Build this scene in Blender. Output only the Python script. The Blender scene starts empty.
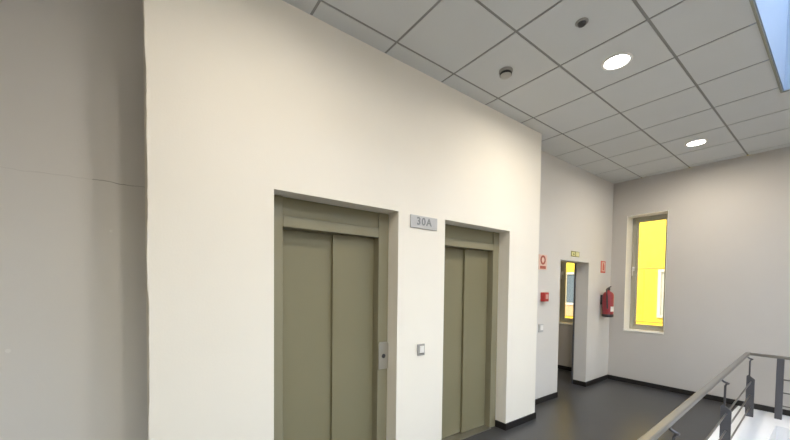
import bpy, bmesh, math, random
from mathutils import Vector, Matrix
random.seed(4)
PI = math.pi
SC = bpy.context.scene
COL = SC.collection

# ------------------------------------------------------------------ camera
YAW, PITCH, ROLL = 0.6380, -0.0317, -0.01196
r0 = Vector((math.cos(YAW), -math.sin(YAW), 0)); f0 = Vector((math.sin(YAW), math.cos(YAW), 0)); zz = Vector((0, 0, 1))
fw = f0*math.cos(PITCH) + zz*math.sin(PITCH)
up0 = zz*math.cos(PITCH) - f0*math.sin(PITCH)
rt = r0*math.cos(ROLL) - up0*math.sin(ROLL)
up = r0*math.sin(ROLL) + up0*math.cos(ROLL)
cam_d = bpy.data.cameras.new('camera'); cam = bpy.data.objects.new('camera', cam_d); COL.objects.link(cam)
cam.matrix_world = Matrix(((rt.x, up.x, -fw.x, 0.0), (rt.y, up.y, -fw.y, -2.1808), (rt.z, up.z, -fw.z, 1.5548), (0, 0, 0, 1)))
cam_d.sensor_fit = 'HORIZONTAL'; cam_d.sensor_width = 36; cam_d.lens = 15.306; cam_d.shift_y = 0.0975
cam_d.clip_start = 0.02; cam_d.clip_end = 400
SC.camera = cam

# ------------------------------------------------------------------ sky, sun, exposure
EXPOSURE = 0.33
SKY, SUN, LAMP = 0.9, 4.0, 20.0
world = bpy.data.worlds.new('World'); SC.world = world; world.use_nodes = True
nt = world.node_tree; nt.nodes.clear()
wo = nt.nodes.new('ShaderNodeOutputWorld'); bg = nt.nodes.new('ShaderNodeBackground'); st = nt.nodes.new('ShaderNodeTexSky')
st.sky_type = 'NISHITA'; st.sun_disc = False; st.sun_elevation = math.radians(50); st.sun_rotation = math.radians(250)
st.air_density = 1.0; st.dust_density = 4.0
bg.inputs['Strength'].default_value = SKY
hz = nt.nodes.new('ShaderNodeMix'); hz.data_type = 'RGBA'; hz.blend_type = 'MULTIPLY'; hz.inputs[0].default_value = 1; hz.inputs[7].default_value = (1.08, 1.0, .87, 1)
nt.links.new(st.outputs[0], hz.inputs[6]); nt.links.new(hz.outputs[2], bg.inputs[0]); nt.links.new(bg.outputs[0], wo.inputs[0])
sd = bpy.data.lights.new('sun', 'SUN'); sd.energy = SUN; sd.angle = math.radians(0.6); sd.color = (1, .95, .87)
sun = bpy.data.objects.new('sun', sd); COL.objects.link(sun); sun.location = (-6, -6, 14)
sun.rotation_euler = Vector((0.72, -0.20, -0.85)).to_track_quat('-Z', 'Y').to_euler()
vs = SC.view_settings; vs.view_transform = 'Standard'; vs.look = 'None'; vs.gamma = 1; vs.use_curve_mapping = False
vs.exposure = EXPOSURE

# ------------------------------------------------------------------ materials
def s2l(c): return tuple((v/12.92 if v <= .04045 else ((v+.055)/1.055)**2.4) for v in c)
def rgb(r, g, b): return s2l((r/255, g/255, b/255))
def mat(name, col, rough=.6, metal=0.0, noise=0.0, nscale=8.0, bump=0.0, bscale=60.0, spec=None, emit=None, estr=0):
    m = bpy.data.materials.new(name); m.use_nodes = True
    n = m.node_tree.nodes; l = m.node_tree.links; b = n['Principled BSDF']
    b.inputs['Roughness'].default_value = rough; b.inputs['Metallic'].default_value = metal
    if spec is not None: b.inputs['Specular IOR Level'].default_value = spec
    b.inputs['Base Color'].default_value = (*col, 1)
    tc = n.new('ShaderNodeTexCoord')
    if noise:
        t = n.new('ShaderNodeTexNoise'); t.inputs['Scale'].default_value = nscale; t.inputs['Detail'].default_value = 5
        l.new(tc.outputs['Object'], t.inputs['Vector'])
        mx = n.new('ShaderNodeMix'); mx.data_type = 'RGBA'
        mx.inputs[6].default_value = (*[c*(1-noise) for c in col], 1); mx.inputs[7].default_value = (*[min(1, c*(1+noise)) for c in col], 1)
        l.new(t.outputs['Fac'], mx.inputs[0]); l.new(mx.outputs[2], b.inputs['Base Color'])
    if bump:
        t2 = n.new('ShaderNodeTexNoise'); t2.inputs['Scale'].default_value = bscale; t2.inputs['Detail'].default_value = 4
        l.new(tc.outputs['Object'], t2.inputs['Vector'])
        bp = n.new('ShaderNodeBump'); bp.inputs['Strength'].default_value = bump; bp.inputs['Distance'].default_value = .004
        l.new(t2.outputs['Fac'], bp.inputs['Height']); l.new(bp.outputs[0], b.inputs['Normal'])
    if emit:
        b.inputs['Emission Color'].default_value = (*emit, 1); b.inputs['Emission Strength'].default_value = estr
    return m
M = {}
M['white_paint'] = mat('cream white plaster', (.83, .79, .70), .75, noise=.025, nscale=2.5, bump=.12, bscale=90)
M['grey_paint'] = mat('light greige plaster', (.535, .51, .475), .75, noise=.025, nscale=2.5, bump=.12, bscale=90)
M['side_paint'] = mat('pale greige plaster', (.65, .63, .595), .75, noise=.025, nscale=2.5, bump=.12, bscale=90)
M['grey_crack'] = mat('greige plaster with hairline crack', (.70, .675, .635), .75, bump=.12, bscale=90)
M['tile'] = mat('mineral fibre ceiling tile', (.61, .625, .62), .9, noise=.03, nscale=3, bump=.25, bscale=220)
M['tgrid'] = mat('ceiling grid', (.24, .24, .23), .6)
M['floor'] = mat('dark grey vinyl floor', (.050, .050, .051), .31, noise=.10, nscale=5, bump=.05, bscale=120)
M['black'] = mat('black skirting', (.012, .011, .011), .5)
M['stone'] = mat('white stone border', (.90, .90, .90), .45, noise=.03, nscale=4)
M['well'] = mat('white stairwell paint', (.78, .78, .78), .8)
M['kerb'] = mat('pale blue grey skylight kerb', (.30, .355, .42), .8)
M['olive'] = mat('olive khaki enamel', (.205, .185, .108), .42, noise=.02, nscale=3)
M['olive_frame'] = mat('olive grey enamel frame', (.235, .215, .14), .42, noise=.02, nscale=3)
M['steel'] = mat('brushed steel', (.52, .50, .46), .38, 1.0)
M['plate'] = mat('satin aluminium sign', (.50, .50, .50), .5, .25)
M['ink'] = mat('grey lettering', (.22, .23, .235), .6)
M['rail'] = mat('grey metal rail', (.22, .21, .188), .32, .5)
M['post'] = mat('dark grey painted steel', (.10, .10, .11), .42, .3)
M['white_plastic'] = mat('white plastic', (.78, .77, .74), .4)
M['grey_plastic'] = mat('grey plastic', (.30, .295, .28), .45)
M['sensor_grey'] = mat('dull grey plastic', (.46, .45, .42), .5)
M['dark'] = mat('dark plastic', (.035, .035, .04), .4)
M['red'] = mat('red enamel', (.30, .032, .042), .33)
M['red_dark'] = mat('red moulded plastic', (.40, .035, .035), .45)
M['sign_red'] = mat('red sign print', (.62, .11, .085), .5)
M['sign_pale'] = mat('pale sign face', (.74, .52, .44), .5)
M['press_face'] = mat('pale pink press panel', (.62, .34, .31), .5)
M['sign_brown'] = mat('worn red print', (.40, .10, .07), .5)
M['sign_green'] = mat('green sign print', (.22, .22, .07), .5)
M['sign_lum'] = mat('photoluminescent sign face', (.70, .68, .36), .5)
M['win_frame'] = mat('olive grey window aluminium', (.42, .40, .32), .45, .1)
M['win_white'] = mat('white painted reveal', (.92, .90, .85), .6)
M['yellow'] = mat('yellow facade cladding', (.40, .30, .004), .6, noise=.03, nscale=1.5)
M['yellow_deep'] = mat('deep yellow band', (.42, .275, .003), .6)
M['joint'] = mat('cladding joint', (.20, .135, .01), .7)
M['fwhite'] = mat('white facade window frame', (.26, .26, .21), .5)
M['fglass'] = mat('grey facade glass', (.05, .07, .085), .4, spec=.15)
M['fcurtain'] = mat('pale curtain behind facade glass', (.20, .22, .19), .5)
M['fbrown'] = mat('tan facade panel', (.22, .15, .07), .6)
M['ground'] = mat('pale paving', (.50, .48, .45), .9, noise=.1, nscale=.6)
M['led'] = mat('lit lamp diffuser', (.9, .9, .9), .5, emit=(1, .965, .90), estr=22)
M['concrete'] = mat('roof concrete', (.4, .4, .4), .9)

def glass(name):
    m = bpy.data.materials.new(name); m.use_nodes = True; n = m.node_tree.nodes; l = m.node_tree.links; n.clear()
    o = n.new('ShaderNodeOutputMaterial'); mx = n.new('ShaderNodeMixShader'); t = n.new('ShaderNodeBsdfTransparent'); g = n.new('ShaderNodeBsdfGlossy')
    f = n.new('ShaderNodeFresnel'); f.inputs[0].default_value = 1.45; g.inputs['Roughness'].default_value = .01
    t.inputs[0].default_value = (.95, .96, .95, 1)
    l.new(f.outputs[0], mx.inputs[0]); l.new(t.outputs[0], mx.inputs[1]); l.new(g.outputs[0], mx.inputs[2]); l.new(mx.outputs[0], o.inputs[0])
    return m
M['glass'] = glass('window glass')
def opal(name, c):
    m = bpy.data.materials.new(name); m.use_nodes = True; n = m.node_tree.nodes; l = m.node_tree.links; n.clear()
    o = n.new('ShaderNodeOutputMaterial'); t = n.new('ShaderNodeBsdfTranslucent'); t.inputs[0].default_value = (*c, 1)
    l.new(t.outputs[0], o.inputs[0]); return m
M['opal'] = opal('opal skylight sheet', (.70, .82, .98))

def crack_nodes(m, col):
    n = m.node_tree.nodes; l = m.node_tree.links; b = n['Principled BSDF']
    tc = n.new('ShaderNodeTexCoord'); sp = n.new('ShaderNodeSeparateXYZ'); l.new(tc.outputs['Object'], sp.inputs[0])
    nz = n.new('ShaderNodeTexNoise'); nz.inputs['Scale'].default_value = 9; nz.inputs['Detail'].default_value = 6; l.new(tc.outputs['Object'], nz.inputs['Vector'])
    def mth(op, a, bb=None):
        q = n.new('ShaderNodeMath'); q.operation = op
        for i, v in enumerate((a, bb)):
            if v is None: continue
            if isinstance(v, (int, float)): q.inputs[i].default_value = v
            else: l.new(v, q.inputs[i])
        return q.outputs[0]
    line = mth('ADD', mth('MULTIPLY', sp.outputs['X'], .012), mth('MULTIPLY', nz.outputs['Fac'], .03))
    d = mth('ABSOLUTE', mth('SUBTRACT', mth('SUBTRACT', sp.outputs['Z'], 2.152), line))
    on = mth('LESS_THAN', d, .0026)
    nf = n.new('ShaderNodeTexNoise'); nf.inputs['Scale'].default_value = 5; l.new(tc.outputs['Object'], nf.inputs['Vector'])
    st = mth('MULTIPLY', mth('MULTIPLY', on, mth('ADD', .25, mth('MULTIPLY', .75, mth('GREATER_THAN', sp.outputs['X'], -.25)))), mth('MULTIPLY', nf.outputs['Fac'], .8))
    mx = n.new('ShaderNodeMix'); mx.data_type = 'RGBA'
    mx.inputs[6].default_value = (*col, 1); mx.inputs[7].default_value = (.16, .14, .12, 1)
    l.new(st, mx.inputs[0])
    # two small chips of pale filler
    last = mx.outputs[2]
    for (cx, cz, r) in ((-.168, 1.870, .008), (-.600, 1.183, .011)):
        dx = mth('SUBTRACT', sp.outputs['X'], cx); dz = mth('SUBTRACT', sp.outputs['Z'], cz)
        dd = mth('SQRT', mth('ADD', mth('MULTIPLY', dx, dx), mth('MULTIPLY', dz, dz)))
        o = mth('LESS_THAN', dd, r); m2 = n.new('ShaderNodeMix'); m2.data_type = 'RGBA'
        m2.inputs[7].default_value = (.80, .78, .74, 1); l.new(last, m2.inputs[6]); l.new(mth('MULTIPLY', o, .7), m2.inputs[0]); last = m2.outputs[2]
    l.new(last, b.inputs['Base Color'])
crack_nodes(M['grey_crack'], (.70, .675, .635))

# ------------------------------------------------------------------ helpers
def box(bm, x0, x1, y0, y1, z0, z1, mi=0):
    v = [bm.verts.new(p) for p in ((x0,y0,z0),(x1,y0,z0),(x1,y1,z0),(x0,y1,z0),(x0,y0,z1),(x1,y0,z1),(x1,y1,z1),(x0,y1,z1))]
    for q in ((3,2,1,0),(4,5,6,7),(0,1,5,4),(1,2,6,5),(2,3,7,6),(3,0,4,7)):
        f = bm.faces.new([v[i] for i in q]); f.material_index = mi
    return v
def prism(bm, pts, ax, a, b, mi=0):
    """polygon pts (2D) extruded along axis ax from a to b"""
    def P(p, t):
        q = list(p); q.insert(ax, t); return q
    A = [bm.verts.new(P(p, a)) for p in pts]; B = [bm.verts.new(P(p, b)) for p in pts]
    fs = [bm.faces.new(A), bm.faces.new(B[::-1])]
    n = len(pts)
    for i in range(n): fs.append(bm.faces.new((A[i], B[i], B[(i+1) % n], A[(i+1) % n])))
    for f in fs: f.material_index = mi
def lathe(bm, prof, seg=24, M4=None, mi=0):
    """profile [(r,z)] about z, optional transform"""
    rings = []
    for r, z in prof:
        if r < 1e-6: rings.append([bm.verts.new((0, 0, z))])
        else: rings.append([bm.verts.new((r*math.cos(2*PI*i/seg), r*math.sin(2*PI*i/seg), z)) for i in range(seg)])
    for A, B in zip(rings, rings[1:]):
        for i in range(seg):
            j = (i+1) % seg
            if len(A) == 1 and len(B) == 1: continue
            if len(A) == 1: f = bm.faces.new((A[0], B[i], B[j]))
            elif len(B) == 1: f = bm.faces.new((A[i], B[0], A[j]))
            else: f = bm.faces.new((A[i], B[i], B[j], A[j]))
            f.smooth = True; f.material_index = mi
    if M4 is not None: bmesh.ops.transform(bm, matrix=M4, verts=[v for R in rings for v in R])
def tube(bm, pts, r, seg=10, mi=0):
    pts = [Vector(p) for p in pts]; rings = []
    for i, p in enumerate(pts):
        t = (pts[min(i+1, len(pts)-1)] - pts[max(i-1, 0)]).normalized()
        a = t.orthogonal() if abs(t.z) > .99 else t.cross(Vector((0, 0, 1)))
        a.normalize(); b = t.cross(a)
        rings.append([bm.verts.new(p + a*r*math.cos(2*PI*k/seg) + b*r*math.sin(2*PI*k/seg)) for k in range(seg)])
    for A, B in zip(rings, rings[1:]):
        for k in range(seg):
            f = bm.faces.new((A[k], A[(k+1) % seg], B[(k+1) % seg], B[k])); f.smooth = True; f.material_index = mi
    bm.faces.new(rings[0][::-1]); bm.faces.new(rings[-1])
def obj(name, bm, m, parent=None, bevel=0, seg=2, loc=None):
    bmesh.ops.recalc_face_normals(bm, faces=bm.faces[:])
    me = bpy.data.meshes.new(name); bm.to_mesh(me); bm.free()
    for k in (m if isinstance(m, (list, tuple)) else [m]): me.materials.append(M[k])
    o = bpy.data.objects.new(name, me); COL.objects.link(o)
    if parent: o.parent = parent
    if loc: o.location = loc
    if bevel:
        b = o.modifiers.new('bevel', 'BEVEL'); b.width = bevel; b.segments = seg; b.limit_method = 'ANGLE'; b.angle_limit = math.radians(40)
    return o
def boxes(name, L, m, parent=None, bevel=0, loc=None):
    bm = bmesh.new()
    for q in L: box(bm, *q)
    return obj(name, bm, m, parent, bevel, loc=loc)
def struct(o): o['kind'] = 'structure'; return o
def thing(name, label, cat, loc=(0, 0, 0), group=None):
    o = bpy.data.objects.new(name, None); COL.objects.link(o); o.empty_display_size = .1
    o.location = loc; o['label'] = label; o['category'] = cat
    if group: o['group'] = group
    return o
def tag(o, label, cat, group=None):
    o['label'] = label; o['category'] = cat
    if group: o['group'] = group
    return o

# ------------------------------------------------------------------ dimensions
CH = 3.346                      # ceiling
XE, YS, XF = 3.712, .259, 6.422 # lift wall end, side wall plane, far wall plane
A1, B1, A2, B2, ZD = .655, 1.643, 2.169, 3.140, 2.161
XO, XJ, ZO = 4.72, 5.593, 1.962 # doorway in the side wall
YB = .45
XL, YR = -2.6, -5.2             # room limits behind the camera
XW = XF + .34                   # outer face of far wall
SX0, SX1, SY0, SY1 = 0.90, 4.610, -4.8, -1.772    # skylight opening
VX0, VX1, VY0, VY1 = 1.50, 5.835, -3.45, -1.735   # stairwell void
BX0, BY0, BY1 = 1.10, -3.85, -1.345               # white border round the void
YC = 2.3                        # corridor back

# ------------------------------------------------------------------ walls
struct(boxes('wall_front', [
    (.012, A1, 0, .30, 0, CH), (A1, B1, 0, .30, ZD, CH), (B1, A2, 0, .30, 0, CH), (A2, B2, 0, .30, ZD, CH), (B2, XE, 0, .30, 0, CH),
    (0, XE, .30, YB, 0, CH)], 'white_paint'))
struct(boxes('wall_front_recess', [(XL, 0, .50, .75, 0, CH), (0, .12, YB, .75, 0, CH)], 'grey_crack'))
struct(boxes('wall_side', [(XE, XO, YS, YB, 0, CH), (XO, XJ, YS, YB, ZO, CH), (XJ, XF, YS, YB, 0, CH)], 'side_paint'))
W1 = (-.505, .041, .860, 2.765)     # window openings on the far wall: y0 y1 z0 z1
W2 = (.62, 1.250, .865, 2.40)
def wall_with_holes(name, x0, x1, y0, y1, z0, z1, holes, m):
    ys = sorted({y0, y1, *[h[0] for h in holes], *[h[1] for h in holes]})
    L = []
    for a, b in zip(ys, ys[1:]):
        h = [q for q in holes if q[0] <= a and q[1] >= b]
        if h: L += [(x0, x1, a, b, z0, h[0][2]), (x0, x1, a, b, h[0][3], z1)]
        else: L.append((x0, x1, a, b, z0, z1))
    return struct(boxes(name, L, m))
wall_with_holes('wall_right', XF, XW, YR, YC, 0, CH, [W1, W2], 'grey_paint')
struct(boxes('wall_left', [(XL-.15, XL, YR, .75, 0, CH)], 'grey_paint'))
REAR_FILL = [(-2.2, -.2), (.2, 2.2), (2.6, 4.6)]       # unseen windows behind the camera, added to brighten the room
RZ0, RZ1 = .55, 2.75
xs = [XL-.15] + [v for w in REAR_FILL for v in w] + [XW]
struct(boxes('wall_rear', [(xs[i], xs[i+1], YR-.15, YR, 0, CH) for i in range(0, len(xs), 2)] + [(a, b, YR-.15, YR, z0, z1) for a, b in REAR_FILL for z0, z1 in ((0, RZ0), (RZ1, CH))], 'white_paint'))
for k, (a, b) in enumerate(REAR_FILL):
    rw = struct(boxes('window_%d' % (4+k), [(a, a+.06, YR-.10, YR-.05, RZ0, RZ1), (b-.06, b, YR-.10, YR-.05, RZ0, RZ1), (a+.06, b-.06, YR-.10, YR-.05, RZ0, RZ0+.06), (a+.06, b-.06, YR-.10, YR-.05, RZ1-.06, RZ1), ((a+b)/2-.03, (a+b)/2+.03, YR-.10, YR-.05, RZ0+.06, RZ1-.06)], 'win_frame'))
    boxes('pane', [(a+.06, b-.06, YR-.078, YR-.072, RZ0+.06, RZ1-.06)], 'glass', rw)
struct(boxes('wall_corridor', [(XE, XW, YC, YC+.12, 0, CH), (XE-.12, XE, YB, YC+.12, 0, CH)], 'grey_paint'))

# rough plaster edge where the white lift wall ends at the grey recess
bm = bmesh.new(); w = .001; pr_ = []
for i in range(171):
    w = min(.003, max(-.0035, w + random.uniform(-.002, .002))); pr_.append((.008-w, i*CH/170))
prism(bm, [(.020, 0)] + pr_ + [(.020, CH)], 1, -.0015, .012)
struct(obj('trim_4', bm, 'white_paint'))

# ------------------------------------------------------------------ floor
struct(boxes('floor', [(XL-.15, XW, BY1, .50, -.25, 0), (XL-.15, .12, .50, .75, -.25, 0), (XE-.12, XW, .50, YC+.12, -.25, 0), (XL-.15, BX0, YR-.15, BY1, -.25, 0), (BX0, XW, YR-.15, BY0, -.25, 0)], 'floor'))
struct(boxes('floor_border', [(BX0, VX0, BY0, BY1, -.25, 0), (VX1, XW, BY0, BY1, -.25, 0), (VX0, VX1, VY1, BY1, -.25, 0), (VX0, VX1, BY0, VY0, -.25, 0)], 'stone'))
struct(boxes('wall_stairwell', [(VX0-.1, VX0, VY0, VY1, -3.1, -.25), (VX1, VX1+.1, VY0, VY1, -3.1, -.25), (VX0-.1, VX1+.1, VY1, VY1+.1, -3.1, -.25), (VX0-.1, VX1+.1, VY0-.1, VY0, -3.1, -.25)], 'well'))
struct(boxes('floor_stairwell', [(VX0-.1, VX1+.1, VY0-.1, VY1+.1, -3.25, -3.1)], 'stone'))

# ------------------------------------------------------------------ ceiling: tiles on a recessed dark grid, with the skylight opening
def build_ceiling():
    gx0, gs, gy1, gsy, g = .896, .6, -.146, .592, .0095
    regs = [(XL, XF, SY1, 0.0), (XE, XF, 0.0, YS), (XL, 0, 0, .50), (SX1, XF, YR, SY1), (XL, SX0, YR, SY1), (SX0, SX1, YR, SY0)]
    bm = bmesh.new()
    for (x0, x1, y0, y1) in regs: box(bm, x0, x1, y0, y1, CH+.004, CH+.05, 1)
    for i in range(-7, 11):
        for j in range(-10, 3):
            cx0, cx1 = gx0+i*gs+g, gx0+(i+1)*gs-g; cy0, cy1 = gy1+j*gsy+g, gy1+(j+1)*gsy-g
            for (x0, x1, y0, y1) in regs:
                a, b, c, d = max(cx0, x0), min(cx1, x1), max(cy0, y0), min(cy1, y1)
                if b-a > .004 and d-c > .004: box(bm, a, b, c, d, CH, CH+.006, 0)
    return struct(obj('ceiling', bm, ['tile', 'tgrid']))
build_ceiling()
struct(boxes('ceiling_slab', [(XL-.15, XW, SY1+.06, .50, CH+.3, CH+.4), (XL-.15, .12, .50, .75, CH+.3, CH+.4), (XL-.15, SX0-.06, YR-.15, SY1+.06, CH+.3, CH+.4), (SX1+.06, XW, YR-.15, SY1+.06, CH+.3, CH+.4), (SX0-.06, SX1+.06, YR-.15, SY0-.06, CH+.3, CH+.4), (XE-.12, XW, .50, YC+.12, CH, CH+.4)], 'concrete'))
# skylight kerb with a slim metal edge, opal sheet on top
SH = 1.0
k = .008
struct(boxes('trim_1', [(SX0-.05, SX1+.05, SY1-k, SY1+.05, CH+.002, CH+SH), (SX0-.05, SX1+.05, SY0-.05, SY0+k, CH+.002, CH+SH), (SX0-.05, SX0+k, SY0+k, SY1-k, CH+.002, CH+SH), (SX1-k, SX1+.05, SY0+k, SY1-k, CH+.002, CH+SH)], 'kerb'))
e = .014
struct(boxes('trim_2', [(SX0-e, SX1+e, SY1, SY1+e, CH-.006, CH+.001), (SX0-e, SX1+e, SY0-e, SY0, CH-.006, CH+.001), (SX0-e, SX0, SY0, SY1, CH-.006, CH+.001), (SX1, SX1+e, SY0, SY1, CH-.006, CH+.001)], 'fwhite'))
sk = struct(boxes('window_3', [(SX0-.05, SX1+.05, y-.02, y+.02, CH+SH, CH+SH+.06) for y in (SY0, (SY0+SY1)/2, SY1)] + [(x-.02, x+.02, SY0, SY1, CH+SH, CH+SH+.06) for x in (SX0, (SX0*2+SX1)/3, (SX0+2*SX1)/3, SX1)], 'fwhite'))
boxes('opal_pane', [(SX0-.04, SX1+.04, SY0-.04, SY1+.04, CH+SH+.062, CH+SH+.068)], 'opal', sk)

# ------------------------------------------------------------------ skirting
BH, BT = .072, .012
struct(boxes('baseboard_front', [(.02, A1, -BT, 0, 0, BH), (B1, A2, -BT, 0, 0, BH), (B2, XE+BT, -BT, 0, 0, BH), (XE, XE+BT, 0, YS-BT, 0, BH), (B2-BT, B2, -BT, .128, 0, BH), (B1-BT, B1, -BT, .128, 0, BH)], 'black'))
struct(boxes('baseboard_side', [(XE, XO, YS-BT, YS, 0, BH), (XJ-BT, XF-BT, YS-BT, YS, 0, BH), (XJ-BT, XJ, YS, YB, 0, BH)], 'black'))
struct(boxes('baseboard_right', [(XF-BT, XF, YR, YS, 0, BH), (XF-BT, XF, YB, YC, 0, BH)], 'black'))

# ------------------------------------------------------------------ windows on the far wall
def far_window(name, w, handle_z):
    y0, y1, z0, z1 = w
    xa, xb = XF+.235, XF+.30
    t = .004
    root = struct(boxes(name, [(XF-.004, xb+.03, y1-t, y1, z0, z1), (XF-.004, xb+.03, y0, y0+t, z0, z1), (XF-.004, xb+.03, y0+t, y1-t, z0, z0+t), (XF-.004, xb+.03, y0+t, y1-t, z1-t, z1)], 'win_white'))
    boxes('window_sill', [(XF-.012, xa, y0+t, y1-t, z0+t, z0+.022)], 'win_white', root, .003)
    a, b, c, d = y0+t, y1-t, z0+.022, z1-t
    fwd = .055
    fr = boxes('window_frame', [(xa, xb, b-fwd, b, c, d), (xa, xb, a, a+fwd, c, d), (xa, xb, a+fwd, b-fwd, c, c+fwd), (xa, xb, a+fwd, b-fwd, d-fwd, d)], 'win_frame', root, .004)
    s = .028
    boxes('sash', [(xa+.012, xb-.01, b-fwd-s, b-fwd, c+fwd, d-fwd), (xa+.012, xb-.01, a+fwd, a+fwd+s, c+fwd, d-fwd), (xa+.012, xb-.01, a+fwd+s, b-fwd-s, c+fwd, c+fwd+s), (xa+.012, xb-.01, a+fwd+s, b-fwd-s, d-fwd-s, d-fwd)], 'win_frame', fr, .003)
    boxes('pane', [(xa+.032, xa+.038, a+fwd+s, b-fwd-s, c+fwd+s, d-fwd-s)], 'glass', fr)
    hy = b-fwd*.6
    bm = bmesh.new()
    box(bm, xa-.014, xa, hy-.014, hy+.014, handle_z-.035, handle_z+.035)
    tube(bm, [(xa-.008, hy, handle_z), (xa-.045, hy, handle_z), (xa-.048, hy, handle_z-.02), (xa-.048, hy, handle_z-.12)], .010)
    obj('handle', bm, 'white_plastic', root)
    return root
far_window('window_1', W1, 1.90)
far_window('window_2', W2, 1.86)
# dark steel lining at the back of the doorway
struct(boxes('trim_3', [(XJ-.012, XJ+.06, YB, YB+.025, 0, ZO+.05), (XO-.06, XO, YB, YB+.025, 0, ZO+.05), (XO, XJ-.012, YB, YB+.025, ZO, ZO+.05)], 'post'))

# ------------------------------------------------------------------ outside: yellow block across the yard
yb = thing('building', 'bright yellow clad building seen outside through the far windows', 'building', (11.5, 1, -9))
def fbox(name, L, m, parent=yb, bevel=0):
    ox = yb.location if parent is yb else yb.location
    return boxes(name, [(x0-ox.x, x1-ox.x, y0-ox.y, y1-ox.y, z0-ox.z, z1-ox.z) for (x0, x1, y0, y1, z0, z1) in L], m, parent, bevel)
fbox('wall', [(11.5, 17, -9, 12, -9, .62), (11.5, 17, -9, 12, .63, 2.140), (11.5, 17, -9, 12, 2.155, 3.9), (11.5, 17, -9, 12, 3.915, 9)], 'yellow')
fbox('joint_strip', [(11.49, 11.56, -9, 12, z, z+.028) for z in (.617, 2.139, 3.899)], 'joint')
fbox('band', [(11.488, 11.53, -9, 12, .30, .60)], 'yellow_deep')
for k, (y0, y1, z0, z1, kind) in enumerate([(-.25, .985, .77, 2.11, 'fcurtain'), (2.45, 3.585, 1.0, 2.10, 'fglass'), (5.2, 6.4, 1.0, 2.10, 'fglass'), (-3.4, -2.2, .77, 2.11, 'fglass')]):
    t = .075
    w = fbox('window', [(11.44, 11.52, y0, y0+t, z0, z1), (11.44, 11.52, y1-t, y1, z0, z1), (11.44, 11.52, y0+t, y1-t, z0, z0+t), (11.44, 11.52, y0+t, y1-t, z1-t, z1), (11.44, 11.52, (y0+y1)/2-.03, (y0+y1)/2+.03, z0+t, z1-t)], 'fwhite', yb, .004)
    fbox('pane', [(11.48, 11.486, y0+t, y1-t, z0+t, z1-t)], kind, w)
    if z0 > .9: fbox('spandrel_panel', [(11.47, 11.515, y0, y1, .63, z0)], 'fbrown', yb)
gd = struct(boxes('ground', [(-30, 60, -40, 40, -9.1, -9.0)], 'ground'))

# ------------------------------------------------------------------ lift entrances
def lift(x0, x1, label):
    t = thing('elevator_entrance', label, 'elevator', (x0, .132, 0), None)
    w = x1-x0
    yf = 0.0                                    # local y of the frame face
    jl, jr, zh = .10, .10, 1.955                # jamb widths, clear height
    boxes('door_frame', [(.001, jl, yf, yf+.166, .0, ZD-.002), (w-jr, w-.001, yf, yf+.166, 0, ZD-.002), (jl, w-jr, yf, yf+.166, zh, zh+.075)], 'olive_frame', t, .004)
    boxes('header_panel', [(jl, w-jr, yf+.014, yf+.166, zh+.075, ZD-.002)], 'olive', t)
    mid = jl + (w-jl-jr)*.52
    p = boxes('door_panel', [(jl+.001, mid+.03, yf+.100, yf+.118, .012, zh-.002)], 'olive', t, .003)
    p2 = boxes('door_panel', [(mid, w-jr-.001, yf+.072, yf+.096, .012, zh-.002)], 'olive', t, .003)
    boxes('lining', [(jl, w-jr, yf+.122, yf+.164, 0, zh)], 'dark', t)
    boxes('threshold', [(jl, w-jr, yf-.02, yf+.118, .0, .008)] , 'steel', t, .002)
    return t
l1 = lift(A1, B1, 'olive lift entrance nearest the grey wall, with steel call plate on its frame')
l2 = lift(A2, B2, 'olive lift entrance farther along the wall, right of the grey number plate')
# steel call station fixed on the near lift's frame
w1 = B1-A1
bm = bmesh.new()
cp = [(w1-.096, .868), (w1-.090, .862), (w1-.008, .862), (w1-.002, .868), (w1-.002, 1.07), (w1-.012, 1.088), (w1-.086, 1.088), (w1-.096, 1.07)]
prism(bm, cp, 1, -.016, 0)
plate = obj('call_plate', bm, 'steel', l1, .003)
bm = bmesh.new(); lathe(bm, [(0, .006), (.015, .006), (.018, .003), (.018, 0)], 20, Matrix.Translation((w1-.052, -.016, .972)) @ Matrix.Rotation(PI/2, 4, 'X'))
obj('button', bm, 'dark', plate)

# ------------------------------------------------------------------ wall things
def text_mesh(body, size, loc, m, parent, depth=.0015, align='CENTER'):
    cu = bpy.data.curves.new('lettering', 'FONT'); cu.body = body; cu.size = size; cu.extrude = depth; cu.space_character = 1.22; cu.offset = .0016; cu.align_x = align; cu.align_y = 'CENTER'
    o = bpy.data.objects.new('tmp', cu); COL.objects.link(o)
    me = bpy.data.meshes.new_from_object(o.evaluated_get(bpy.context.evaluated_depsgraph_get()))
    bpy.data.objects.remove(o); me.materials.clear(); me.materials.append(M[m])
    q = bpy.data.objects.new('lettering', me); COL.objects.link(q); q.parent = parent
    q.location = loc; q.rotation_euler = (PI/2, 0, 0)
    return q
# number plate between the lifts
t = thing('number_plate', 'grey metal number plate on the white wall between the two lifts', 'sign', (1.913, 0, 2.10))
boxes('plate', [(-.150, .150, -.010, 0, -.053, .053)], 'plate', t, .002)
text_mesh('30A', .088, (-.002, -.0105, .004), 'ink', t)

def switch(loc, label, w=.08, h=.10):
    t = thing('wall_switch', label, 'switch', loc, 'wall switches')
    boxes('back_plate', [(-w/2, w/2, -.010, 0, -h/2, h/2)], 'grey_plastic' if w < .09 else 'plate', t, .003)
    boxes('rocker', [(-w*.26, w*.34, -.018, -.010, -h*.26, h*.34)], 'white_plastic', t, .003)
    return t
switch((1.898, 0, 1.012), 'square call switch with white key on wall between the two lifts')
switch((4.243, YS, 1.020), 'square wall switch below the red alarm box left of the doorway', .11, .11)

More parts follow.
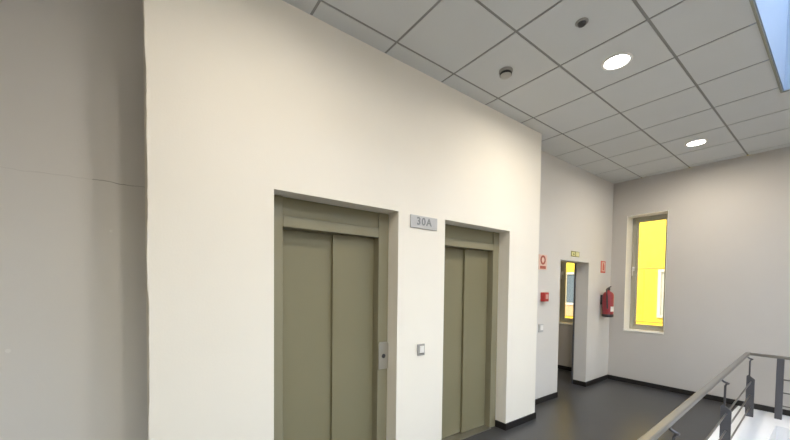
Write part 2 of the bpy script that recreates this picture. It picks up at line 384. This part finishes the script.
# fire sign
t = thing('fire_sign', 'pale red fire alarm sign with ring symbol above the red alarm box', 'sign', (4.252, YS, 1.90))
boxes('plate', [(-.100, .100, -.006, 0, -.100, .100)], 'sign_pale', t, .001)
bm = bmesh.new(); lathe(bm, [(.036, 0), (.036, .003), (.062, .003), (.062, 0)], 28, Matrix.Translation((0, -.006, .030)) @ Matrix.Rotation(PI/2, 4, 'X'))
obj('ring', bm, 'sign_brown', t)
bm = bmesh.new(); box(bm, -.068, .068, -.008, -.006, -.088, -.050); obj('text_band', bm, 'sign_brown', t)

# alarm call point
t = thing('fire_alarm_box', 'red manual fire alarm box on side wall below the fire sign', 'alarm', (4.275, YS, 1.438))
boxes('housing', [(-.055, .055, -.058, 0, -.060, .060)], 'red_dark', t, .005)
boxes('press_panel', [(-.028, .034, -.062, -.058, -.026, .034)], 'press_face', t, .002)

# exit sign
t = thing('exit_sign', 'small yellow-green exit sign above the doorway', 'sign', (5.136, YS, 2.066))
boxes('plate', [(-.125, .125, -.006, 0, -.038, .040)], 'sign_green', t, .001)
boxes('face', [(-.112, -.012, -.008, -.006, -.028, .026), (.012, .112, -.008, -.006, -.030, .032)], 'sign_lum', t)
bm = bmesh.new(); prism(bm, [(-.085, -.004), (-.06, -.022), (-.06, -.011), (-.032, -.011), (-.032, .003), (-.06, .003), (-.06, .014)], 1, -.0095, -.008)
obj('arrow', bm, 'sign_green', t)

# extinguisher sign
t = thing('extinguisher_sign', 'small red and white sign on wall above the fire extinguisher', 'sign', (6.10, YS, 1.917))
boxes('plate', [(-.085, .085, -.006, 0, -.098, .098)], 'sign_red', t, .001)
boxes('face', [(-.060, .060, -.008, -.006, -.072, .080)], 'sign_pale', t)
bm = bmesh.new(); prism(bm, [(-.03, -.055), (.03, -.055), (.03, .03), (.014, .045), (.014, .062), (-.035, .062), (-.035, .052), (-.014, .05), (-.014, .045), (-.03, .03)], 1, -.0095, -.008)
obj('pictogram', bm, 'sign_red', t)

# fire extinguisher
t = thing('fire_extinguisher', 'red fire extinguisher hung on the wall in the far corner', 'fire extinguisher', (6.075, .155, 1.095))
bm = bmesh.new(); lathe(bm, [(0, .035), (.076, .035), (.080, .045), (.080, .345), (.074, .380), (.055, .405), (.030, .418), (.022, .425), (.022, .440), (0, .440)], 28)
obj('cylinder', bm, 'red', t)
bm = bmesh.new(); lathe(bm, [(0, 0), (.070, 0), (.083, .008), (.083, .045), (.079, .050), (0, .050)], 28); obj('base_ring', bm, 'dark', t)
bm = bmesh.new()
a0, a1 = -2.30, -1.15
n = 10
for i in range(n):
    q0 = a0+(a1-a0)*i/n; q1 = a0+(a1-a0)*(i+1)/n
    f = bm.faces.new([bm.verts.new((.0812*math.cos(a), .0812*math.sin(a), z)) for a, z in ((q0, .095), (q1, .095), (q1, .175), (q0, .175))])
obj('paper_label', bm, 'white_plastic', t)
bm = bmesh.new(); lathe(bm, [(0, .440), (.024, .440), (.026, .448), (.026, .470), (.016, .478), (0, .478)], 18); box(bm, -.055, .02, -.010, .010, .452, .466)
vh = obj('valve', bm, 'dark', t)
bm = bmesh.new(); prism(bm, [(-.01, .478), (.012, .486), (.095, .508), (.10, .500), (.02, .472), (.0, .470)], 1, -.010, .010); obj('lever', bm, 'dark', vh, .002)
bm = bmesh.new(); tube(bm, [(-.05, 0, .458), (-.082, -.005, .450), (-.100, -.012, .42), (-.102, -.020, .34), (-.099, -.026, .22), (-.096, -.03, .14)], .011); obj('hose', bm, 'dark', t)
boxes('wall_bracket', [(-.03, .03, .078, .104, .20, .36)], 'dark', t, .002)

# ------------------------------------------------------------------ ceiling things
def downlight(x, y, label, grp='recessed ceiling downlights', p=None):
    t = thing('ceiling_downlight', label, 'ceiling light', (x, y, CH), grp)
    bm = bmesh.new(); lathe(bm, [(.083, .0), (.083, -.004), (.090, -.009), (.102, -.007), (.108, 0.0)], 36); obj('trim_ring', bm, 'white_plastic', t)
    bm = bmesh.new(); lathe(bm, [(0, -.0035), (.083, -.0035), (.083, -.0005), (0, -.0005)], 36); obj('diffuser', bm, 'led', t)
    ld = bpy.data.lights.new('downlight_beam', 'AREA'); ld.energy = p or LAMP; ld.shape = 'DISK'; ld.size = .16; ld.spread = math.radians(174); ld.color = (1, .91, .77)
    lo = bpy.data.objects.new('downlight_beam', ld); COL.objects.link(lo); lo.parent = t; lo.location = (0, 0, -.012)
    return t
downlight(2.996, -1.036, 'lit round downlight in the ceiling, the nearer of the two, right of dark sensor')
downlight(5.396, -1.020, 'lit round downlight in the ceiling nearer the far window wall')
downlight(.596, -2.218, 'added unseen downlight in the ceiling over the floor left of the skylight', p=25)  # lamp added out of view to brighten the left part of the lift wall
downlight(.596, -1.034, 'added unseen downlight in the ceiling before the grey wall corner', p=9)  # dim lamp out of view, added for the shade band on the grey wall
for x, l in ((-1.804, 'left end'), (.596, 'second from the left')):
    downlight(x, -4.58, 'added unseen downlight by the rear wall, ' + l)  # rear lamps are unseen, added to raise the room's overall light
downlight(5.05, 1.35, 'added unseen downlight in the corridor ceiling behind the doorway', p=9)  # unseen lamp added to brighten the corridor behind the doorway
downlight(5.396, -4.58, 'added unseen downlight by the rear wall beyond the stairwell')  # one more unseen rear lamp, added as fill

t = thing('smoke_detector', 'round smoke detector on a ceiling tile near the lift wall', 'smoke detector', (2.405, -.437, CH))
bm = bmesh.new(); lathe(bm, [(.055, 0), (.055, -.012), (.050, -.018), (.030, -.020), (.030, -.030)], 28); obj('base', bm, 'grey_plastic', t)
bm = bmesh.new(); lathe(bm, [(.042, -.020), (.046, -.026), (.046, -.038), (.036, -.050), (.015, -.055), (0, -.055)], 28); obj('sensor_head', bm, 'sensor_grey', t)
bm = bmesh.new(); lathe(bm, [(.0465, -.020), (.0485, -.022), (.0485, -.037), (.0465, -.039)], 28); obj('vent_band', bm, 'dark', t)

t = thing('ceiling_sensor', 'small dark round sensor on the ceiling tile left of the downlight', 'sensor', (2.372, -1.055, CH))
bm = bmesh.new(); lathe(bm, [(.040, 0), (.040, -.005), (.034, -.008), (.026, -.008)], 24); obj('rim', bm, 'grey_plastic', t)
bm = bmesh.new(); lathe(bm, [(.027, -.006), (.024, -.020), (.012, -.028), (0, -.029)], 24); obj('lens', bm, 'dark', t)

# ------------------------------------------------------------------ stair railing
XR = 6.160
def ry(x): return -1.442 - .031*(XR-x)           # the long run is a hair off square
rail = thing('stair_railing', 'grey metal stair railing with handrail, flat posts and three thin bars', 'railing', (XR, ry(XR), 0))
ox, oy = XR, ry(XR)
def L(x, y, z): return Vector((x-ox, y-oy, z))
HZ = .770
# handrail: flat rounded section swept round the corner
sec = [(-.024, -.010), (-.019, -.020), (.019, -.020), (.024, -.010), (.024, .010), (.017, .016), (-.017, .016), (-.024, .010)]
path = [Vector((1.35, ry(1.35), HZ-.016)), Vector((XR, ry(XR), HZ-.016)), Vector((XR-.01, -3.62, HZ-.016)), Vector((1.35, -3.64, HZ-.016))]
bm = bmesh.new(); rings = []
for i, p in enumerate(path):
    d0 = (path[i]-path[i-1]).normalized() if i else (path[1]-path[0]).normalized()
    d1 = (path[i+1]-path[i]).normalized() if i < len(path)-1 else d0
    s0 = Vector((d0.y, -d0.x, 0)); s1 = Vector((d1.y, -d1.x, 0)); s = (s0+s1); s = s/s.length_squared*2
    rings.append([bm.verts.new(L(*(p + s*a + Vector((0, 0, b))))) for a, b in sec])
for A, B in zip(rings, rings[1:]):
    for k in range(len(sec)): bm.faces.new((A[k], A[(k+1) % len(sec)], B[(k+1) % len(sec)], B[k]))
bm.faces.new(rings[0][::-1]); bm.faces.new(rings[-1])
obj('handrail', bm, 'rail', rail, .003)
BARS = (.435, .275, .115)
def run_post(x, y):
    bm = bmesh.new()
    prism(bm, [(y-.036-oy, 0), (y+.036-oy, 0), (y+.036-oy, .500), (y+.020-oy, .515), (y-.036-oy, .465)], 0, x-.010-ox, x+.010-ox)
    p = obj('post', bm, 'post', rail, .002)
    bm = bmesh.new(); tube(bm, [L(x, y+.012, .49), L(x, y+.012, .685), L(x-.006, y+.004, .705), L(x-.012, y-.012, .712)], .0085)
    tube(bm, [L(x-.012, y-.016, .712), L(x-.010, y+.018, .722), L(x-.004, y+.046, HZ-.030)], .0085)
    obj('bracket', bm, 'post', p)
for x in (2.50, 4.23, 5.975): run_post(x, ry(x)-.052)
def far_post(y):
    bm = bmesh.new(); p0 = L(XR, y, 0)
    box(bm, p0.x-.022, p0.x+.022, p0.y-.030, p0.y+.030, 0, HZ-.034)
    return obj('post', bm, 'post', rail, .003)
for y in (-1.722, -2.66, -3.55): far_post(y)
for z in BARS:
    bm = bmesh.new(); tube(bm, [L(1.40, ry(1.40)-.055, z), L(6.02, ry(6.02)-.055, z)], .0075, 8); obj('bar', bm, 'rail', rail)
    bm = bmesh.new(); tube(bm, [L(XR, -1.70, z+.05), L(XR, -3.60, z+.05)], .0075, 8); obj('bar', bm, 'rail', rail)
